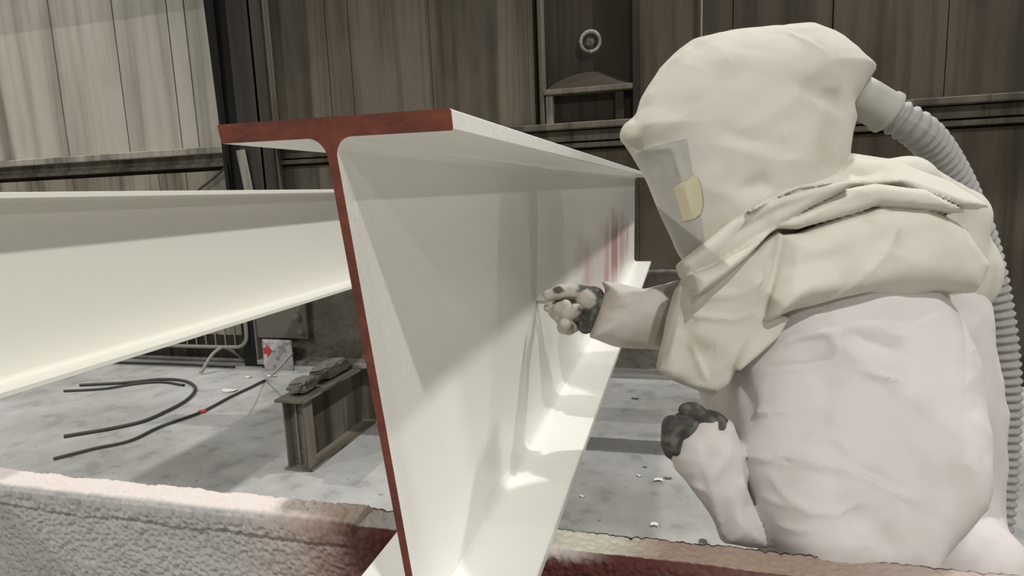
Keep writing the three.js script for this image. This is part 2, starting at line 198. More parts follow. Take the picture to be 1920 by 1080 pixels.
// ------------------------------------------------------------------ trestle beams crusted with overspray
function crustBeam(label, zf, x0, x1, fineX, fineY, coarse, amp, lump, col, groove) {
  const t = thing('trestle_beam', label, 'trestle beam');
  const TOP = 1.153, BOT = .472, TH = .058, prof = []; // (z, y) going up the front, over the top, down the back, round the foot flange
  const seg = (z0, y0, z1, y1, st) => { const n = Math.max(1, Math.round(Math.hypot(z1 - z0, y1 - y0) / st)); for (let i = 0; i < n; i++) prof.push([lerp(z0, z1, i / n), lerp(y0, y1, i / n), z1 - z0, y1 - y0]); };
  seg(zf + .07, BOT, zf + .07, BOT + .03, coarse); seg(zf + .07, BOT + .03, zf, BOT + .035, coarse); seg(zf, BOT + .035, zf, TOP - fineY[0], coarse); seg(zf, TOP - fineY[0], zf, TOP - .008, fineY[1]); seg(zf, TOP - .008, zf - .008, TOP, fineY[1]); seg(zf - .008, TOP, zf - TH, TOP, fineY[1]); seg(zf - TH, TOP, zf - TH, BOT + .03, coarse * 2); seg(zf - TH, BOT + .03, zf - TH - .07, BOT + .03, coarse * 2); seg(zf - TH - .07, BOT + .03, zf - TH - .07, BOT, coarse * 2); seg(zf - TH - .07, BOT, zf + .07, BOT, coarse * 3); prof.push([...prof[0]]);
  const xs = []; for (let x = x0; x < x1;) { xs.push(x); x += x > fineX[0] && x < fineX[1] ? fineX[2] : coarse * 1.5; } xs.push(x1);
  const g = gridGeo(xs.length, prof.length, (i, j) => { const [z, y, dz, dy] = prof[j], x = xs[i], l = Math.hypot(dz, dy) || 1; let nz = dy / l, ny = -dz / l; const topness = clamp(ny);
    const b1 = pebble(x, y, z, lump), b2 = pebble(x + 3, y, z, lump * .55), b3 = fbm(x / .11, y / .11, z / .11, 3);
    let d = amp * (.8 * b1 + .4 * b2 - .5) * (1 - .55 * topness) + amp * 1.1 * b3; if (groove) d += groove(x, y, z, topness); if (y < BOT + .02) d *= .0; if (topness > .5) d = Math.min(d, .0005 + (Math.abs(x + .287) < .118 || Math.abs(x + 1.95) < .12 ? 0 : .012));
    return V(x, y + ny * d, z + nz * d); }, (v, i, j) => col(v, prof[j][2] < 0 && Math.abs(prof[j][3]) < 1e-6 ? 1 : 0));
  mesh('crusted_body', g, M.crust, t); for (const x of [x0, x1]) mesh('end_plate', box(x - .006, x + .006, BOT, TOP - .004, zf - TH - .06, zf + .06), M.bolt, t);
  return t;
}
M.crust = std({ vertexColors: true, roughness: .92 });
const cGrey = lin(150, 148, 145), cPale = lin(214, 204, 198), cCream = lin(206, 202, 186), cMaroon = lin(76, 32, 27), cTan = lin(158, 138, 124), cDark = lin(112, 108, 98), cDark2 = lin(86, 80, 72);
crustBeam('crusted trestle beam with maroon overspray, carrying the red-ended end of the beam', -.82, -3.1, 1.5, [-1.3, .62, .0023], [.27, .0023], .02, .0078, .0092, (v, top) => {
  const n = fbm(v.x * 9, v.y * 9, v.z * 9, 4) * .5, f = noise(v.x * 130, v.y * 130, v.z * 130) * .18, dep = 1.153 - v.y; let c = mixc(cGrey, lin(182, 178, 172), clamp(.25 + n + f));
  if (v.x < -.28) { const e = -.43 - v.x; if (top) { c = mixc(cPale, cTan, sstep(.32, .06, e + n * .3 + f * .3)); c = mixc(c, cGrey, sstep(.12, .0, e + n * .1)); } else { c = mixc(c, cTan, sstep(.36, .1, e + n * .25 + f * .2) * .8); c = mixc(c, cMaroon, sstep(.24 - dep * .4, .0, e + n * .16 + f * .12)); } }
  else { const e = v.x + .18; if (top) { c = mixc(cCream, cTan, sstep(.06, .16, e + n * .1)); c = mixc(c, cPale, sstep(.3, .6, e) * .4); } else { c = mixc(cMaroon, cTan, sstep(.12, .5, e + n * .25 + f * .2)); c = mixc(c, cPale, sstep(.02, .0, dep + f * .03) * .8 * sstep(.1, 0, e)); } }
  return c; }, (x, y, z, top) => { const dep = 1.153 - y; let d = 0; if (!top && x < -.45) { const g = dep - .034 - .012 * fbm(x * 6, 1, 2) ; d -= .007 * Math.exp(-g * g / 1.2e-5) * sstep(-.2, .15, fbm(x * 8, 4, 2) + .05); if (g < 0) d += .004; } if (top && x < -.5) d += .006 + .006 * fbm(x * 7, 3, z * 7); return d; });
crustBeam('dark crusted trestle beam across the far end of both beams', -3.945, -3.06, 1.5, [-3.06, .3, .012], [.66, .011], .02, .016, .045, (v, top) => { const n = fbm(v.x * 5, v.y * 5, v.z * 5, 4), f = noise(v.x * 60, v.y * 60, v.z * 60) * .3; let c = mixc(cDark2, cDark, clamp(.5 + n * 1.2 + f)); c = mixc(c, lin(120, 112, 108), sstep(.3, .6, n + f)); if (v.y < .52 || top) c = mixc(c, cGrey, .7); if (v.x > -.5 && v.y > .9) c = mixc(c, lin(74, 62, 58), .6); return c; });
{ const t = scene.getObjectByName('trestle_beam_001'), z = -3.912; mesh('splice_plate', new RoundedBoxGeometry(.44, .44, .03, 2, .006).translate(-2.84, .89, z), std({ color: 0x66625a, roughness: .95 }), t);
  for (const [px, py] of [[559, 596], [566, 622]]) { const c = onZ(px, py, z + .012); const g = new THREE.LatheGeometry([[0, .035], [.018, .03], [.026, .015], [.028, 0]].map(a => new THREE.Vector2(...a)), 16); g.rotateX(Math.PI / 2); g.translate(c.x, c.y, c.z); mesh('bolt', g, M.bolt, t); } }
// short stools of welded plate under the trestle beams
function stool(x, z0, z1, label) {
  const t = thing('trestle_stool', label, 'stool stand', 'welded stools under the trestle beams'); delete t.userData.group; t.position.set(x, 0, z0); const L = z0 - z1;
  mesh('base_plate', box(-.1, .1, 0, .016, -L, 0, .003), M.stool, t); mesh('top_plate', box(-.105, .1, .452, .47, -L, .03, .003), M.stool, t); mesh('web', box(-.025, -.012, .016, .452, -L + .02, -.05), M.stool, t);
  mesh('stiffener', box(-.075, -.065, .016, .452, -.2, -.006), M.stool, t); mesh('stiffener', box(.062, .072, .016, .452, -.1, -.006), M.stool, t); mesh('stiffener', box(-.09, .09, .016, .452, -L + .04, -L + .05), M.stool, t);
  mesh('crust', gridGeo(14, 40, (i, j) => V(lerp(-.064, .06, i / 13), lerp(.017, .45, j / 39), -.07 + .014 * fbm(i * .5, j * .4, x, 3))), M.stoolCrust, t);
  return t;
}
M.stool = std({ map: streakMap(118, 113, 100, .6, 12), roughness: .85 }); M.stoolCrust = std({ color: 0x6e6a60, roughness: .95 });
stool(-2.3, -3.19, -4.12, 'welded plate stool topped with broken crust slabs, under the dark trestle beam');
stool(.95, -3.4, -4.2, 'welded plate stool under the right end of the dark trestle beam'); stool(-2.3, -.5, -1.2, 'welded plate stool under the left end of the maroon trestle beam'); stool(1.1, -.5, -1.2, 'welded plate stool under the right end of the maroon trestle beam');
function slab(px, py, y, w, h, d, rot, label) { const c = onY(px, py, y), g = new THREE.IcosahedronGeometry(1, 20), p = g.attributes.position; for (let i = 0; i < p.count; i++) { const v = V(p.getX(i), p.getY(i), p.getZ(i)), n = 1 + .45 * fbm(v.x * 1.6 + px, v.y * 1.6, v.z * 1.6, 5) + .1 * noise(v.x * 9, v.y * 9, v.z * 9 + px); const q = e => Math.sign(e) * Math.pow(Math.abs(e), .6); p.setXYZ(i, q(v.x) * w * n, q(v.y) * h * n, q(v.z) * d * n); }
  g.rotateY(rot); g.computeBoundingBox(); g.translate(c.x, y - g.boundingBox.min.y, c.z); const m = mergeVertices(g.deleteAttribute('normal') && g.deleteAttribute('uv') ? g : g); m.computeVertexNormals(); tag(mesh('crust_slab', m, M.slab), label, 'debris'); }
M.slab = std({ color: 0x8a867c, roughness: .95 });
slab(568, 733, .4705, .07, .035, .1, .2, 'broken crust slab at the front edge of the stool top'); slab(620, 705, .4705, .07, .045, .16, -.1, 'long broken crust slab on the stool against the dark trestle beam');

// ------------------------------------------------------------------ things on the floor
{ const t = thing('crowd_barrier', 'galvanised crowd barrier standing by the column on splayed feet', 'barrier'); const z = -5.2, xr = -4.2, xl = -6.5, yb = .235, yt = 1.05, r = .019;
  const c = .13, pts = []; for (const [cx, cy, a0] of [[xr - c, yb + c, -90], [xr - c, yt - c, 0], [xl + c, yt - c, 90], [xl + c, yb + c, 180]]) for (let k = 0; k <= 6; k++) { const a = (a0 + 15 * k) * Math.PI / 180; pts.push(V(cx + c * Math.cos(a), cy + c * Math.sin(a), z)); }
  mesh('frame', tube(pts, r, 220, 12, true), M.galv, t); for (let x = xr - .14; x > xl + .1; x -= .118) mesh('bar', rod(V(x, yb, z), V(x, yt, z), .007, 8), M.galv, t);
  for (const x of [xr - .3, xl + .4]) { mesh('foot', tube([V(x, yb, z), V(x - .06, yb - .06, z + .08), V(x - .1, .02, z + .22)], r * .9, 20, 10), M.galv, t); mesh('foot', tube([V(x, yb, z), V(x + .04, yb - .06, z - .08), V(x + .08, .02, z - .22)], r * .9, 20, 10), M.galv, t); } }
{ const t = thing('sign_board', 'white board with a red arrow hung on the foot of the dark trestle beam', 'sign'); t.position.set(-2.86, .44, -3.858);
  mesh('board', new RoundedBoxGeometry(.25, .23, .01, 2, .003).translate(0, .115, 0), M.board, t); const s = new THREE.Shape([[-.12, .15], [-.09, .15], [-.09, .18], [-.04, .125], [-.09, .07], [-.09, .1], [-.12, .1]].map(q => new THREE.Vector2(...q))); mesh('arrow', new THREE.ExtrudeGeometry(s, { depth: .002, bevelEnabled: false }).translate(0, .02, .005), M.red, t); }
const hosePts = l => l.map(([x, y]) => onY(x, y, .014));
tag(mesh('floor_hose', tube(hosePts([[150, 722], [240, 717], [300, 711], [345, 714], [366, 728], [350, 750], [310, 772], [270, 789], [225, 800], [120, 818]]), .014, 160, 10), M.rubber), 'black hose curling in a loop on the floor below the cream beam', 'hose');
tag(mesh('floor_hose', tube(hosePts([[120, 733], [200, 728], [250, 720], [300, 716], [345, 722]]), .011, 90, 10), M.rubber), 'thin dark hose end lying inside the black hose loop', 'hose');
tag(mesh('floor_hose', tube(hosePts([[150, 678], [240, 680], [320, 682], [400, 686], [440, 688]]), .011, 90, 10), M.rubber), 'dark hose lying straight past the feet of the crowd barrier', 'hose');
{ const t = thing('air_line', 'long air line across the floor with red joint and white end', 'hose'); mesh('dark_line', tube(hosePts([[100, 860], [180, 840], [241, 827], [300, 800], [378, 772], [430, 745], [470, 726], [500, 711]]), .011, 120, 10), M.rubber, t);
  const b = onY(378, 772, .014); mesh('red_joint', rod(b.clone().add(V(-.012, 0, .02)), b.clone().add(V(.016, 0, -.024)), .017, 12), M.red, t); const e = onY(498, 712, .014); mesh('white_end', tube([e, onZ(510, 704, -4.3), onZ(514, 700, -3.84), onZ(530, 683, -3.8), onZ(549, 661, -3.79)], .0085, 40, 10), M.rubberPale, t); }
function flake(px, py, w, d, dark, curl, label) { const c = onY(px, py, .0); const g = gridGeo(18, 8, (i, j) => { const a = i / 17 - .5, b = j / 7 - .5, an = a * 2.6 * curl; const x = curl > .5 ? w * .38 * Math.sin(an) : w * a, zz = curl > .5 ? w * .38 * (1 - Math.cos(an)) + b * d : d * b * (1 - a * a * 2.2) * (1 + .4 * fbm(a * 4, b * 4, px)); return V(c.x + x, .004 + (curl > .5 ? .012 * (1 - Math.abs(b)) : .008 * (a * a * 4)) + .004 * Math.abs(fbm(a * 5, b * 5, px, 3)), c.z + zz); }); const up = g.clone(); const t = mesh('paint_flake', up, dark ? M.flakeDark : M.flake); tag(t, label, 'paint flake'); }
flake(430, 733, .15, .09, 0, .2, 'wide white paint flake beside the air line'); flake(510, 706, .1, .06, 0, .2, 'white paint flake near the foot of the red arrow board'); flake(466, 708, .07, .05, 0, .2, 'small white paint flake behind the crowd barrier foot');
flake(1227, 985, .05, .03, 0, 1, 'curled white paint peel on the floor beside the worker'); flake(1235, 901, .07, .03, 0, 1, 'crescent white paint peel on the floor near the dark glove'); flake(1199, 893, .03, .025, 0, .2, 'tiny white paint chip left of the crescent peel');
flake(1252, 898, .05, .02, 1, .2, 'dark paint scrap touching the crescent peel'); flake(1191, 748, .06, .03, 1, .2, 'dark paint scrap on the floor behind the beam flange'); flake(1318, 1017, .05, .03, 1, 1, 'dark curled scrap on the floor behind the maroon trestle beam'); flake(1210, 877, .03, .012, 1, .2, 'dark splinter at the edge of the floor shadow'); flake(1093, 932, .03, .02, 0, .2, 'pale paint crumb on the floor beside the beam flange');

// ------------------------------------------------------------------ the worker: distance fields meshed with surface nets
const R3 = [RGT.x, RGT.y, RGT.z], U3 = [UPV.x, UPV.y, UPV.z], F3 = [FWD.x, FWD.y, FWD.z];
const smin = (a, b, k) => { if (k <= 0) return Math.min(a, b); const h = Math.max(k - Math.abs(a - b), 0) / k; return Math.min(a, b) - h * h * k * .25; };
function capsule(a, b, ra, rb = ra) { const bx = b.x - a.x, by = b.y - a.y, bz = b.z - a.z, l2 = bx * bx + by * by + bz * bz + 1e-12; return (x, y, z) => { const px = x - a.x, py = y - a.y, pz = z - a.z, h = clamp((px * bx + py * by + pz * bz) / l2), dx = px - bx * h, dy = py - by * h, dz = pz - bz * h; return Math.sqrt(dx * dx + dy * dy + dz * dz) - (ra + (rb - ra) * h); }; }
function chain(pts) { const s = []; for (let i = 0; i < pts.length - 1; i++) s.push(capsule(P(...pts[i].slice(0, 3)), P(...pts[i + 1].slice(0, 3)), pts[i][3], pts[i + 1][3])); return (x, y, z) => { let d = 9; for (const f of s) d = smin(d, f(x, y, z), .012); return d; }; }
function ellipsoid(c, ax, ay, az) { const m = Math.min(ax, ay, az); return (x, y, z) => { const qx = (x - c.x) / ax, qy = (y - c.y) / ay, qz = (z - c.z) / az, k = Math.sqrt(qx * qx + qy * qy + qz * qz); return (k - 1) * m; }; }
// a cushion: an outline with its own distance, rounded off to a real thickness in front and behind; tilt leans its middle sheet
function cushion(outline, t0, r, front, back, tilt = [0, 0]) {
  const pts = outline.map(([x, y]) => [(x - 960) / FOCAL * t0, -(y - 540) / FOCAL * t0]), n = pts.length, ox = EYE.x + F3[0] * t0, oy = EYE.y + F3[1] * t0, oz = EYE.z + F3[2] * t0; let ca = 0, cb = 0; for (const q of pts) { ca += q[0] / n; cb += q[1] / n; }
  const kf = r / front, kb = r / back; let rr = 0; for (const q of pts) rr = Math.max(rr, Math.hypot(q[0] - ca, q[1] - cb));
  const fn = (x, y, z) => { const dx = x - ox, dy = y - oy, dz = z - oz, a = dx * R3[0] + dy * R3[1] + dz * R3[2], b = dx * U3[0] + dy * U3[1] + dz * U3[2]; let w = dx * F3[0] + dy * F3[1] + dz * F3[2]; w -= tilt[0] * (a - ca) + tilt[1] * (b - cb);
    let d2 = 1e9, s = 1; for (let i = 0, j = n - 1; i < n; j = i++) { const p = pts[i], q = pts[j], ex = q[0] - p[0], ey = q[1] - p[1], wx = a - p[0], wy = b - p[1], h = clamp((wx * ex + wy * ey) / (ex * ex + ey * ey)), gx = wx - ex * h, gy = wy - ey * h; d2 = Math.min(d2, gx * gx + gy * gy); const c1 = b >= p[1], c2 = b < q[1], c3 = ex * wy > ey * wx; if ((c1 && c2 && c3) || (!c1 && !c2 && !c3)) s = -s; }
    const m = Math.max(s * Math.sqrt(d2) + r, 0), wk = w * (w < 0 ? kf : kb); return Math.sqrt(m * m + wk * wk) - r; };
  fn.c = V(ox + R3[0] * ca + U3[0] * cb, oy + R3[1] * ca + U3[1] * cb, oz + R3[2] * ca + U3[2] * cb); fn.r = Math.hypot(rr, Math.max(front, back) + rr * Math.hypot(...tilt)) + .01; return fn;
}
function field(prims) { return (x, y, z) => { let d = 9; for (const [f, k] of prims) { if (f.c) { const e = Math.sqrt((x - f.c.x) ** 2 + (y - f.c.y) ** 2 + (z - f.c.z) ** 2) - f.r; if (e > d + k) continue; if (e > .25) { d = Math.min(d, e); continue; } } d = smin(d, f(x, y, z), k); } return d; }; }
function hitRay(f, px, py, t0 = .55, t1 = 1.9) { const r = ray(px, py), L = r.length(); let t = t0; for (let i = 0; i < 200; i++) { const p = EYE.clone().addScaledVector(r, t), d = f(p.x, p.y, p.z); if (d < .0004) return p; t += Math.max(d * .6, .0008) / L; if (t > t1) break; } return null; }
// folds: lines traced on the cloth, laid on its surface; amp > 0 ridge, < 0 hollow; step: sharp on one side only
function folded(f, strokes, crumple, gain = 1.3) {
  const segs = [];
  for (const [line, amp, wid, step = 0] of strokes) { const p = []; for (let i = 0; i < line.length - 1; i++) for (let k = 0; k < 4; k++) p.push([lerp(line[i][0], line[i + 1][0], k / 4), lerp(line[i][1], line[i + 1][1], k / 4)]); p.push(line[line.length - 1]);
    const q = p.map(a => hitRay(f, a[0], a[1])); if (q.some(a => !a)) { console.log('fold off the cloth', JSON.stringify(line)); continue; }
    const dir = q[q.length - 1].clone().sub(q[0]).normalize(), side = dir.clone().cross(FWD).normalize(), lo = V(9, 9, 9), hi = V(-9, -9, -9); q.forEach(a => { lo.min(a); hi.max(a); }); lo.subScalar(wid * 3); hi.addScalar(wid * 3); segs.push({ q, amp, wid, step, side, lo, hi }); }
  return (x, y, z) => { let d = f(x, y, z); if (d > .05 || d < -.05) return d; let e = 0;
    for (const s of segs) { if (x < s.lo.x || y < s.lo.y || z < s.lo.z || x > s.hi.x || y > s.hi.y || z > s.hi.z) continue; let best = 1e9, sg = 0, tt = 0; const n = s.q.length - 1;
      for (let i = 0; i < n; i++) { const a = s.q[i], b = s.q[i + 1], bx = b.x - a.x, by = b.y - a.y, bz = b.z - a.z, px = x - a.x, py = y - a.y, pz = z - a.z, h = clamp((px * bx + py * by + pz * bz) / (bx * bx + by * by + bz * bz + 1e-12)), gx = px - bx * h, gy = py - by * h, gz = pz - bz * h, g = gx * gx + gy * gy + gz * gz; if (g < best) { best = g; sg = gx * s.side.x + gy * s.side.y + gz * s.side.z; tt = (i + h) / n; } }
      let u = Math.sqrt(best) / s.wid; if (s.step && sg * s.step > 0) u *= 2.4; e += gain * s.amp * Math.exp(-Math.pow(u, 1.3) * 1.5) * Math.pow(Math.sin(Math.PI * clamp(tt * .9 + .05)), .5); }
    if (crumple) e += crumple(x, y, z); return d - e; };
}
function nets(f, lo, hi, c) { // naive surface nets over a box, far blocks skipped
  const nx = Math.ceil((hi.x - lo.x) / c) + 1, ny = Math.ceil((hi.y - lo.y) / c) + 1, nz = Math.ceil((hi.z - lo.z) / c) + 1, B = 8, val = new Float32Array(nx * ny * nz).fill(1), sx = 1, sy = nx, sz = nx * ny, lim = c * B * .87 * 2.6 + .03, act = [];
  for (let k = 0; k < nz; k += B) for (let j = 0; j < ny; j += B) for (let i = 0; i < nx; i += B) { const m = f(lo.x + (i + B / 2) * c, lo.y + (j + B / 2) * c, lo.z + (k + B / 2) * c); const near = Math.abs(m) < lim; if (near) act.push([i, j, k]);
    for (let kk = k; kk < Math.min(nz, k + B); kk++) for (let jj = j; jj < Math.min(ny, j + B); jj++) for (let ii = i; ii < Math.min(nx, i + B); ii++) val[ii + jj * sy + kk * sz] = near ? f(lo.x + ii * c, lo.y + jj * c, lo.z + kk * c) : m; }
  const id = new Int32Array(nx * ny * nz).fill(-1), pos = [], idx = [];
  const cell = (i, j, k) => { let n = 0, px = 0, py = 0, pz = 0; const o = i + j * sy + k * sz; const e = (a, b, ax, ay, az, bx, by, bz) => { const va = val[a], vb = val[b]; if ((va < 0) !== (vb < 0)) { const t = va / (va - vb); px += ax + (bx - ax) * t; py += ay + (by - ay) * t; pz += az + (bz - az) * t; n++; } };
    for (let a = 0; a < 2; a++) for (let b = 0; b < 2; b++) { e(o + a * sy + b * sz, o + 1 + a * sy + b * sz, 0, a, b, 1, a, b); e(o + a + b * sz, o + a + sy + b * sz, a, 0, b, a, 1, b); e(o + a + b * sy, o + a + b * sy + sz, a, b, 0, a, b, 1); }
    if (n) { id[o] = pos.length / 3; pos.push(lo.x + (i + px / n) * c, lo.y + (j + py / n) * c, lo.z + (k + pz / n) * c); } };
  for (const [bi, bj, bk] of act) for (let k = bk; k < Math.min(nz - 1, bk + B); k++) for (let j = bj; j < Math.min(ny - 1, bj + B); j++) for (let i = bi; i < Math.min(nx - 1, bi + B); i++) cell(i, j, k);
  const quad = (a, b, d, e, flip) => { if (a < 0 || b < 0 || d < 0 || e < 0) return; flip ? idx.push(a, d, b, a, e, d) : idx.push(a, b, d, a, d, e); };
  for (const [bi, bj, bk] of act) for (let k = Math.max(1, bk); k < Math.min(nz - 1, bk + B); k++) for (let j = Math.max(1, bj); j < Math.min(ny - 1, bj + B); j++) for (let i = Math.max(1, bi); i < Math.min(nx - 1, bi + B); i++) { const o = i + j * sy + k * sz, v = val[o] < 0;
    if (v !== (val[o + sx] < 0)) quad(id[o - sy - sz], id[o - sz], id[o], id[o - sy], !v);
    if (v !== (val[o + sy] < 0)) quad(id[o - sx - sz], id[o - sx], id[o], id[o - sz], !v);
    if (v !== (val[o + sz] < 0)) quad(id[o - sx - sy], id[o - sy], id[o], id[o - sx], !v); }
  const g = new THREE.BufferGeometry(); g.setAttribute('position', new THREE.Float32BufferAttribute(pos, 3)); g.setIndex(idx); g.computeVertexNormals(); return g;
}
function tint(g, fn) { const p = g.attributes.position, c = new Float32Array(p.count * 3); for (let i = 0; i < p.count; i++) { const q = fn(p.getX(i), p.getY(i), p.getZ(i)); c[3 * i] = q[0]; c[3 * i + 1] = q[1]; c[3 * i + 2] = q[2]; } g.setAttribute('color', new THREE.BufferAttribute(c, 3)); return g; }
const toPx = (x, y, z) => { const dx = x - EYE.x, dy = y - EYE.y, dz = z - EYE.z, t = dx * F3[0] + dy * F3[1] + dz * F3[2]; return [960 + FOCAL * (dx * R3[0] + dy * R3[1] + dz * R3[2]) / t, 540 - FOCAL * (dx * U3[0] + dy * U3[1] + dz * U3[2]) / t, t]; };
const boundsOf = (l, pad) => { const lo = V(9, 9, 9), hi = V(-9, -9, -9); l.forEach(a => { lo.min(a); hi.max(a); }); return [lo.subScalar(pad), hi.addScalar(pad)]; };
const crease = (x, y, z, s) => { const n = noise(x / s, y / s, z / s); return 1 - Math.min(1, Math.abs(n) * 2.6); };      // sharp ridges like crumpled paper

const worker = thing('person', 'worker in white coverall and visored hood, holding a gauge to the white beam', 'person');
const cloth = c => std({ vertexColors: true, color: c, roughness: .82 });

// coverall ---------------------------------------------------------------------------------------
const armBag = cushion([[1475, 560], [1440, 640], [1415, 690], [1402, 730], [1390, 800], [1380, 832], [1385, 862], [1400, 930], [1420, 982], [1440, 1014], [1455, 1031], [1490, 1043], [1560, 1048], [1640, 1049], [1668, 1042], [1722, 1000], [1795, 930], [1840, 800], [1850, 650], [1800, 510], [1650, 455], [1550, 490]], 0.985, .085, .09, .13, [0, .36]);
const torso = cushion([[1460, 480], [1380, 600], [1335, 690], [1317, 742], [1332, 790], [1380, 860], [1420, 960], [1440, 1080], [1500, 1180], [1800, 1180], [1850, 1000], [1860, 760], [1830, 560], [1740, 450], [1600, 420]], 1.18, .13, .12, .17);
const foreNear = cushion([[1302, 779], [1335, 774], [1372, 788], [1392, 838], [1402, 930], [1440, 1008], [1425, 1022], [1385, 1018], [1350, 1016], [1336, 985], [1312, 940], [1288, 905], [1270, 880], [1263, 852], [1268, 815]], .97, .045, .045, .055);
const sleeveFar = cushion([[1128, 527], [1165, 535], [1205, 547], [1240, 536], [1275, 529], [1340, 540], [1340, 665], [1250, 659], [1160, 645], [1105, 632], [1113, 600], [1124, 570], [1136, 545]], 1.215, .05, .05, .05);
const W = (x, y, z) => V(x, y, z);
const suitBase = field([[torso, 0], [armBag, .05], [foreNear, .008], [sleeveFar, .01],
  [capsule(P(1300, 600, 1.23), P(1500, 500, 1.32), .062, .085), .03],
  [capsule(W(.45, 1.0, -1.12), W(.40, .52, -1.1), .115, .085), .06], [capsule(W(.40, .52, -1.1), W(.46, .14, -1.08), .085, .075), .02],
  [capsule(W(.47, 1.0, -1.34), W(.46, .52, -1.38), .115, .085), .06], [capsule(W(.46, .52, -1.38), W(.50, .14, -1.38), .085, .075), .02]]);
const suitFolds = [
  [[[1418, 691], [1480, 686], [1555, 676]], .007, .012, 1], [[[1455, 650], [1500, 632], [1545, 624], [1570, 632]], .006, .014, -1], [[[1480, 660], [1530, 655], [1560, 640]], -.006, .02],
  [[[1520, 594], [1565, 602]], .004, .006], [[[1600, 688], [1640, 700], [1690, 712]], .005, .009, 1], [[[1565, 590], [1575, 630], [1565, 690], [1560, 780]], .004, .018], [[[1590, 622], [1640, 640], [1690, 655]], -.006, .014, 1], [[[1600, 605], [1650, 612], [1690, 632]], .006, .014],
  [[[1415, 853], [1470, 850], [1530, 860], [1560, 868], [1610, 885], [1650, 902], [1700, 928]], .009, .011, 1], [[[1440, 858], [1480, 866], [1530, 876]], -.006, .008], [[[1590, 880], [1640, 893], [1690, 918]], -.007, .009], [[[1410, 858], [1470, 870], [1540, 880]], .005, .01, -1],
  [[[1442, 890], [1478, 936], [1518, 961], [1570, 963], [1615, 945]], .0035, .006], [[[1558, 818], [1578, 835], [1594, 852]], .0035, .006], [[[1500, 835], [1530, 818], [1558, 818]], .002, .008], [[[1425, 930], [1465, 945], [1490, 950]], .0025, .007], [[[1460, 985], [1500, 995], [1520, 992]], .0025, .006], [[[1580, 1022], [1630, 1020], [1655, 1030]], .003, .008],
  [[[1393, 905], [1412, 955], [1436, 1000], [1453, 1026]], .009, .009, 1], [[[1600, 965], [1640, 985], [1665, 1015]], -.012, .022], [[[1395, 770], [1440, 775], [1480, 770]], .004, .014, -1],
  [[[1345, 800], [1300, 830], [1275, 850]], .003, .007], [[[1345, 805], [1360, 800]], -.006, .006], [[[1335, 880], [1330, 912], [1337, 950], [1352, 1000]], .008, .009, -1], [[[1300, 790], [1310, 840], [1325, 890]], .003, .008], [[[1318, 800], [1345, 850], [1332, 895]], .004, .008], [[[1365, 850], [1340, 890]], .005, .008], [[[1290, 905], [1330, 925]], .003, .006],
  [[[1148, 578], [1190, 566], [1232, 556]], .005, .008, -1], [[[1130, 590], [1160, 598], [1200, 600]], .0025, .008], [[[1205, 548], [1235, 552], [1262, 566]], .005, .01], [[[1225, 566], [1250, 585], [1268, 612]], .003, .012], [[[1150, 625], [1200, 640], [1245, 650]], .003, .012], [[[1385, 700], [1395, 745], [1405, 780]], -.012, .018], [[[1360, 710], [1368, 765]], .004, .012]];
const suitField = folded(suitBase, suitFolds, (x, y, z) => .012 * facet(x, y, z, .12) + .0055 * facet(x + 2, y, z, .05), 2.1);
{ const g = mergeGeometries([nets(suitField, ...boundsOf([V(-.24, .92, -1.55), V(.86, 1.64, -.8)], 0), .0041), nets(suitField, ...boundsOf([V(.2, .06, -1.56), V(.86, .9246, -.9)], 0), .0108)]);
  const dirt = lin(214, 208, 194), base = [1, 1, 1]; mesh('coverall', tint(g, (x, y, z) => { const q = toPx(x, y, z), n = fbm(x * 14, y * 14, z * 14, 4); return mixc(base, dirt, clamp(q[0] < 1275 && q[1] < 700 ? .45 + .55 * sstep(-.1, .4, n) : sstep(-.1, .4, n) * .25)); }), cloth(0xd0cac7), worker); }

// hood --------------------------------------------------------------------------------------------
const hoodBase = field([[cushion([[1168, 254], [1178, 234], [1196, 213], [1203, 188], [1216, 163], [1236, 130], [1262, 106], [1292, 84], [1330, 74], [1400, 62], [1460, 53], [1500, 54], [1540, 69], [1580, 96], [1615, 125], [1632, 144], [1612, 172], [1586, 209], [1592, 236], [1584, 262], [1578, 300], [1560, 420], [1440, 520], [1320, 530], [1287, 492], [1274, 473], [1240, 400], [1206, 326], [1182, 281]], 1.12, .15, .135, .135), 0], [capsule(P(1184, 250, 1.075), P(1184, 250, 1.16), .0155), .01]]);
const hoodFolds = [[[[1490, 162], [1502, 178], [1542, 203], [1580, 219]], .008, .016], [[[1500, 160], [1545, 184], [1588, 204]], -.02, .022], [[[1480, 60], [1515, 76], [1548, 98]], .004, .006, 1], [[[1552, 100], [1562, 140], [1572, 185]], .004, .014], [[[1540, 163], [1575, 163]], .0025, .01],
  [[[1350, 270], [1410, 282], [1460, 300], [1500, 296]], .006, .022, 1], [[[1340, 235], [1400, 262], [1450, 270]], -.004, .02], [[[1395, 352], [1430, 345], [1448, 355]], -.012, .02], [[[1320, 350], [1365, 365], [1400, 390]], .005, .016], [[[1460, 255], [1480, 248]], .004, .012], [[[1380, 250], [1430, 225], [1480, 195]], .004, .02], [[[1290, 90], [1275, 110], [1262, 112]], .006, .012], [[[1215, 185], [1230, 178]], .006, .01], [[[1230, 250], [1290, 215], [1330, 200]], .003, .02],
  [[[1194, 287], [1225, 281], [1262, 277]], .004, .007], [[[1263, 284], [1281, 342], [1298, 402], [1310, 460]], .005, .0075]];
const hoodField = folded(hoodBase, hoodFolds, (x, y, z) => .010 * facet(x + 1, y, z, .11) + .004 * facet(x, y + 1, z, .045));
const hoodPart = new THREE.Group(); hoodPart.name = 'hood'; worker.add(hoodPart);
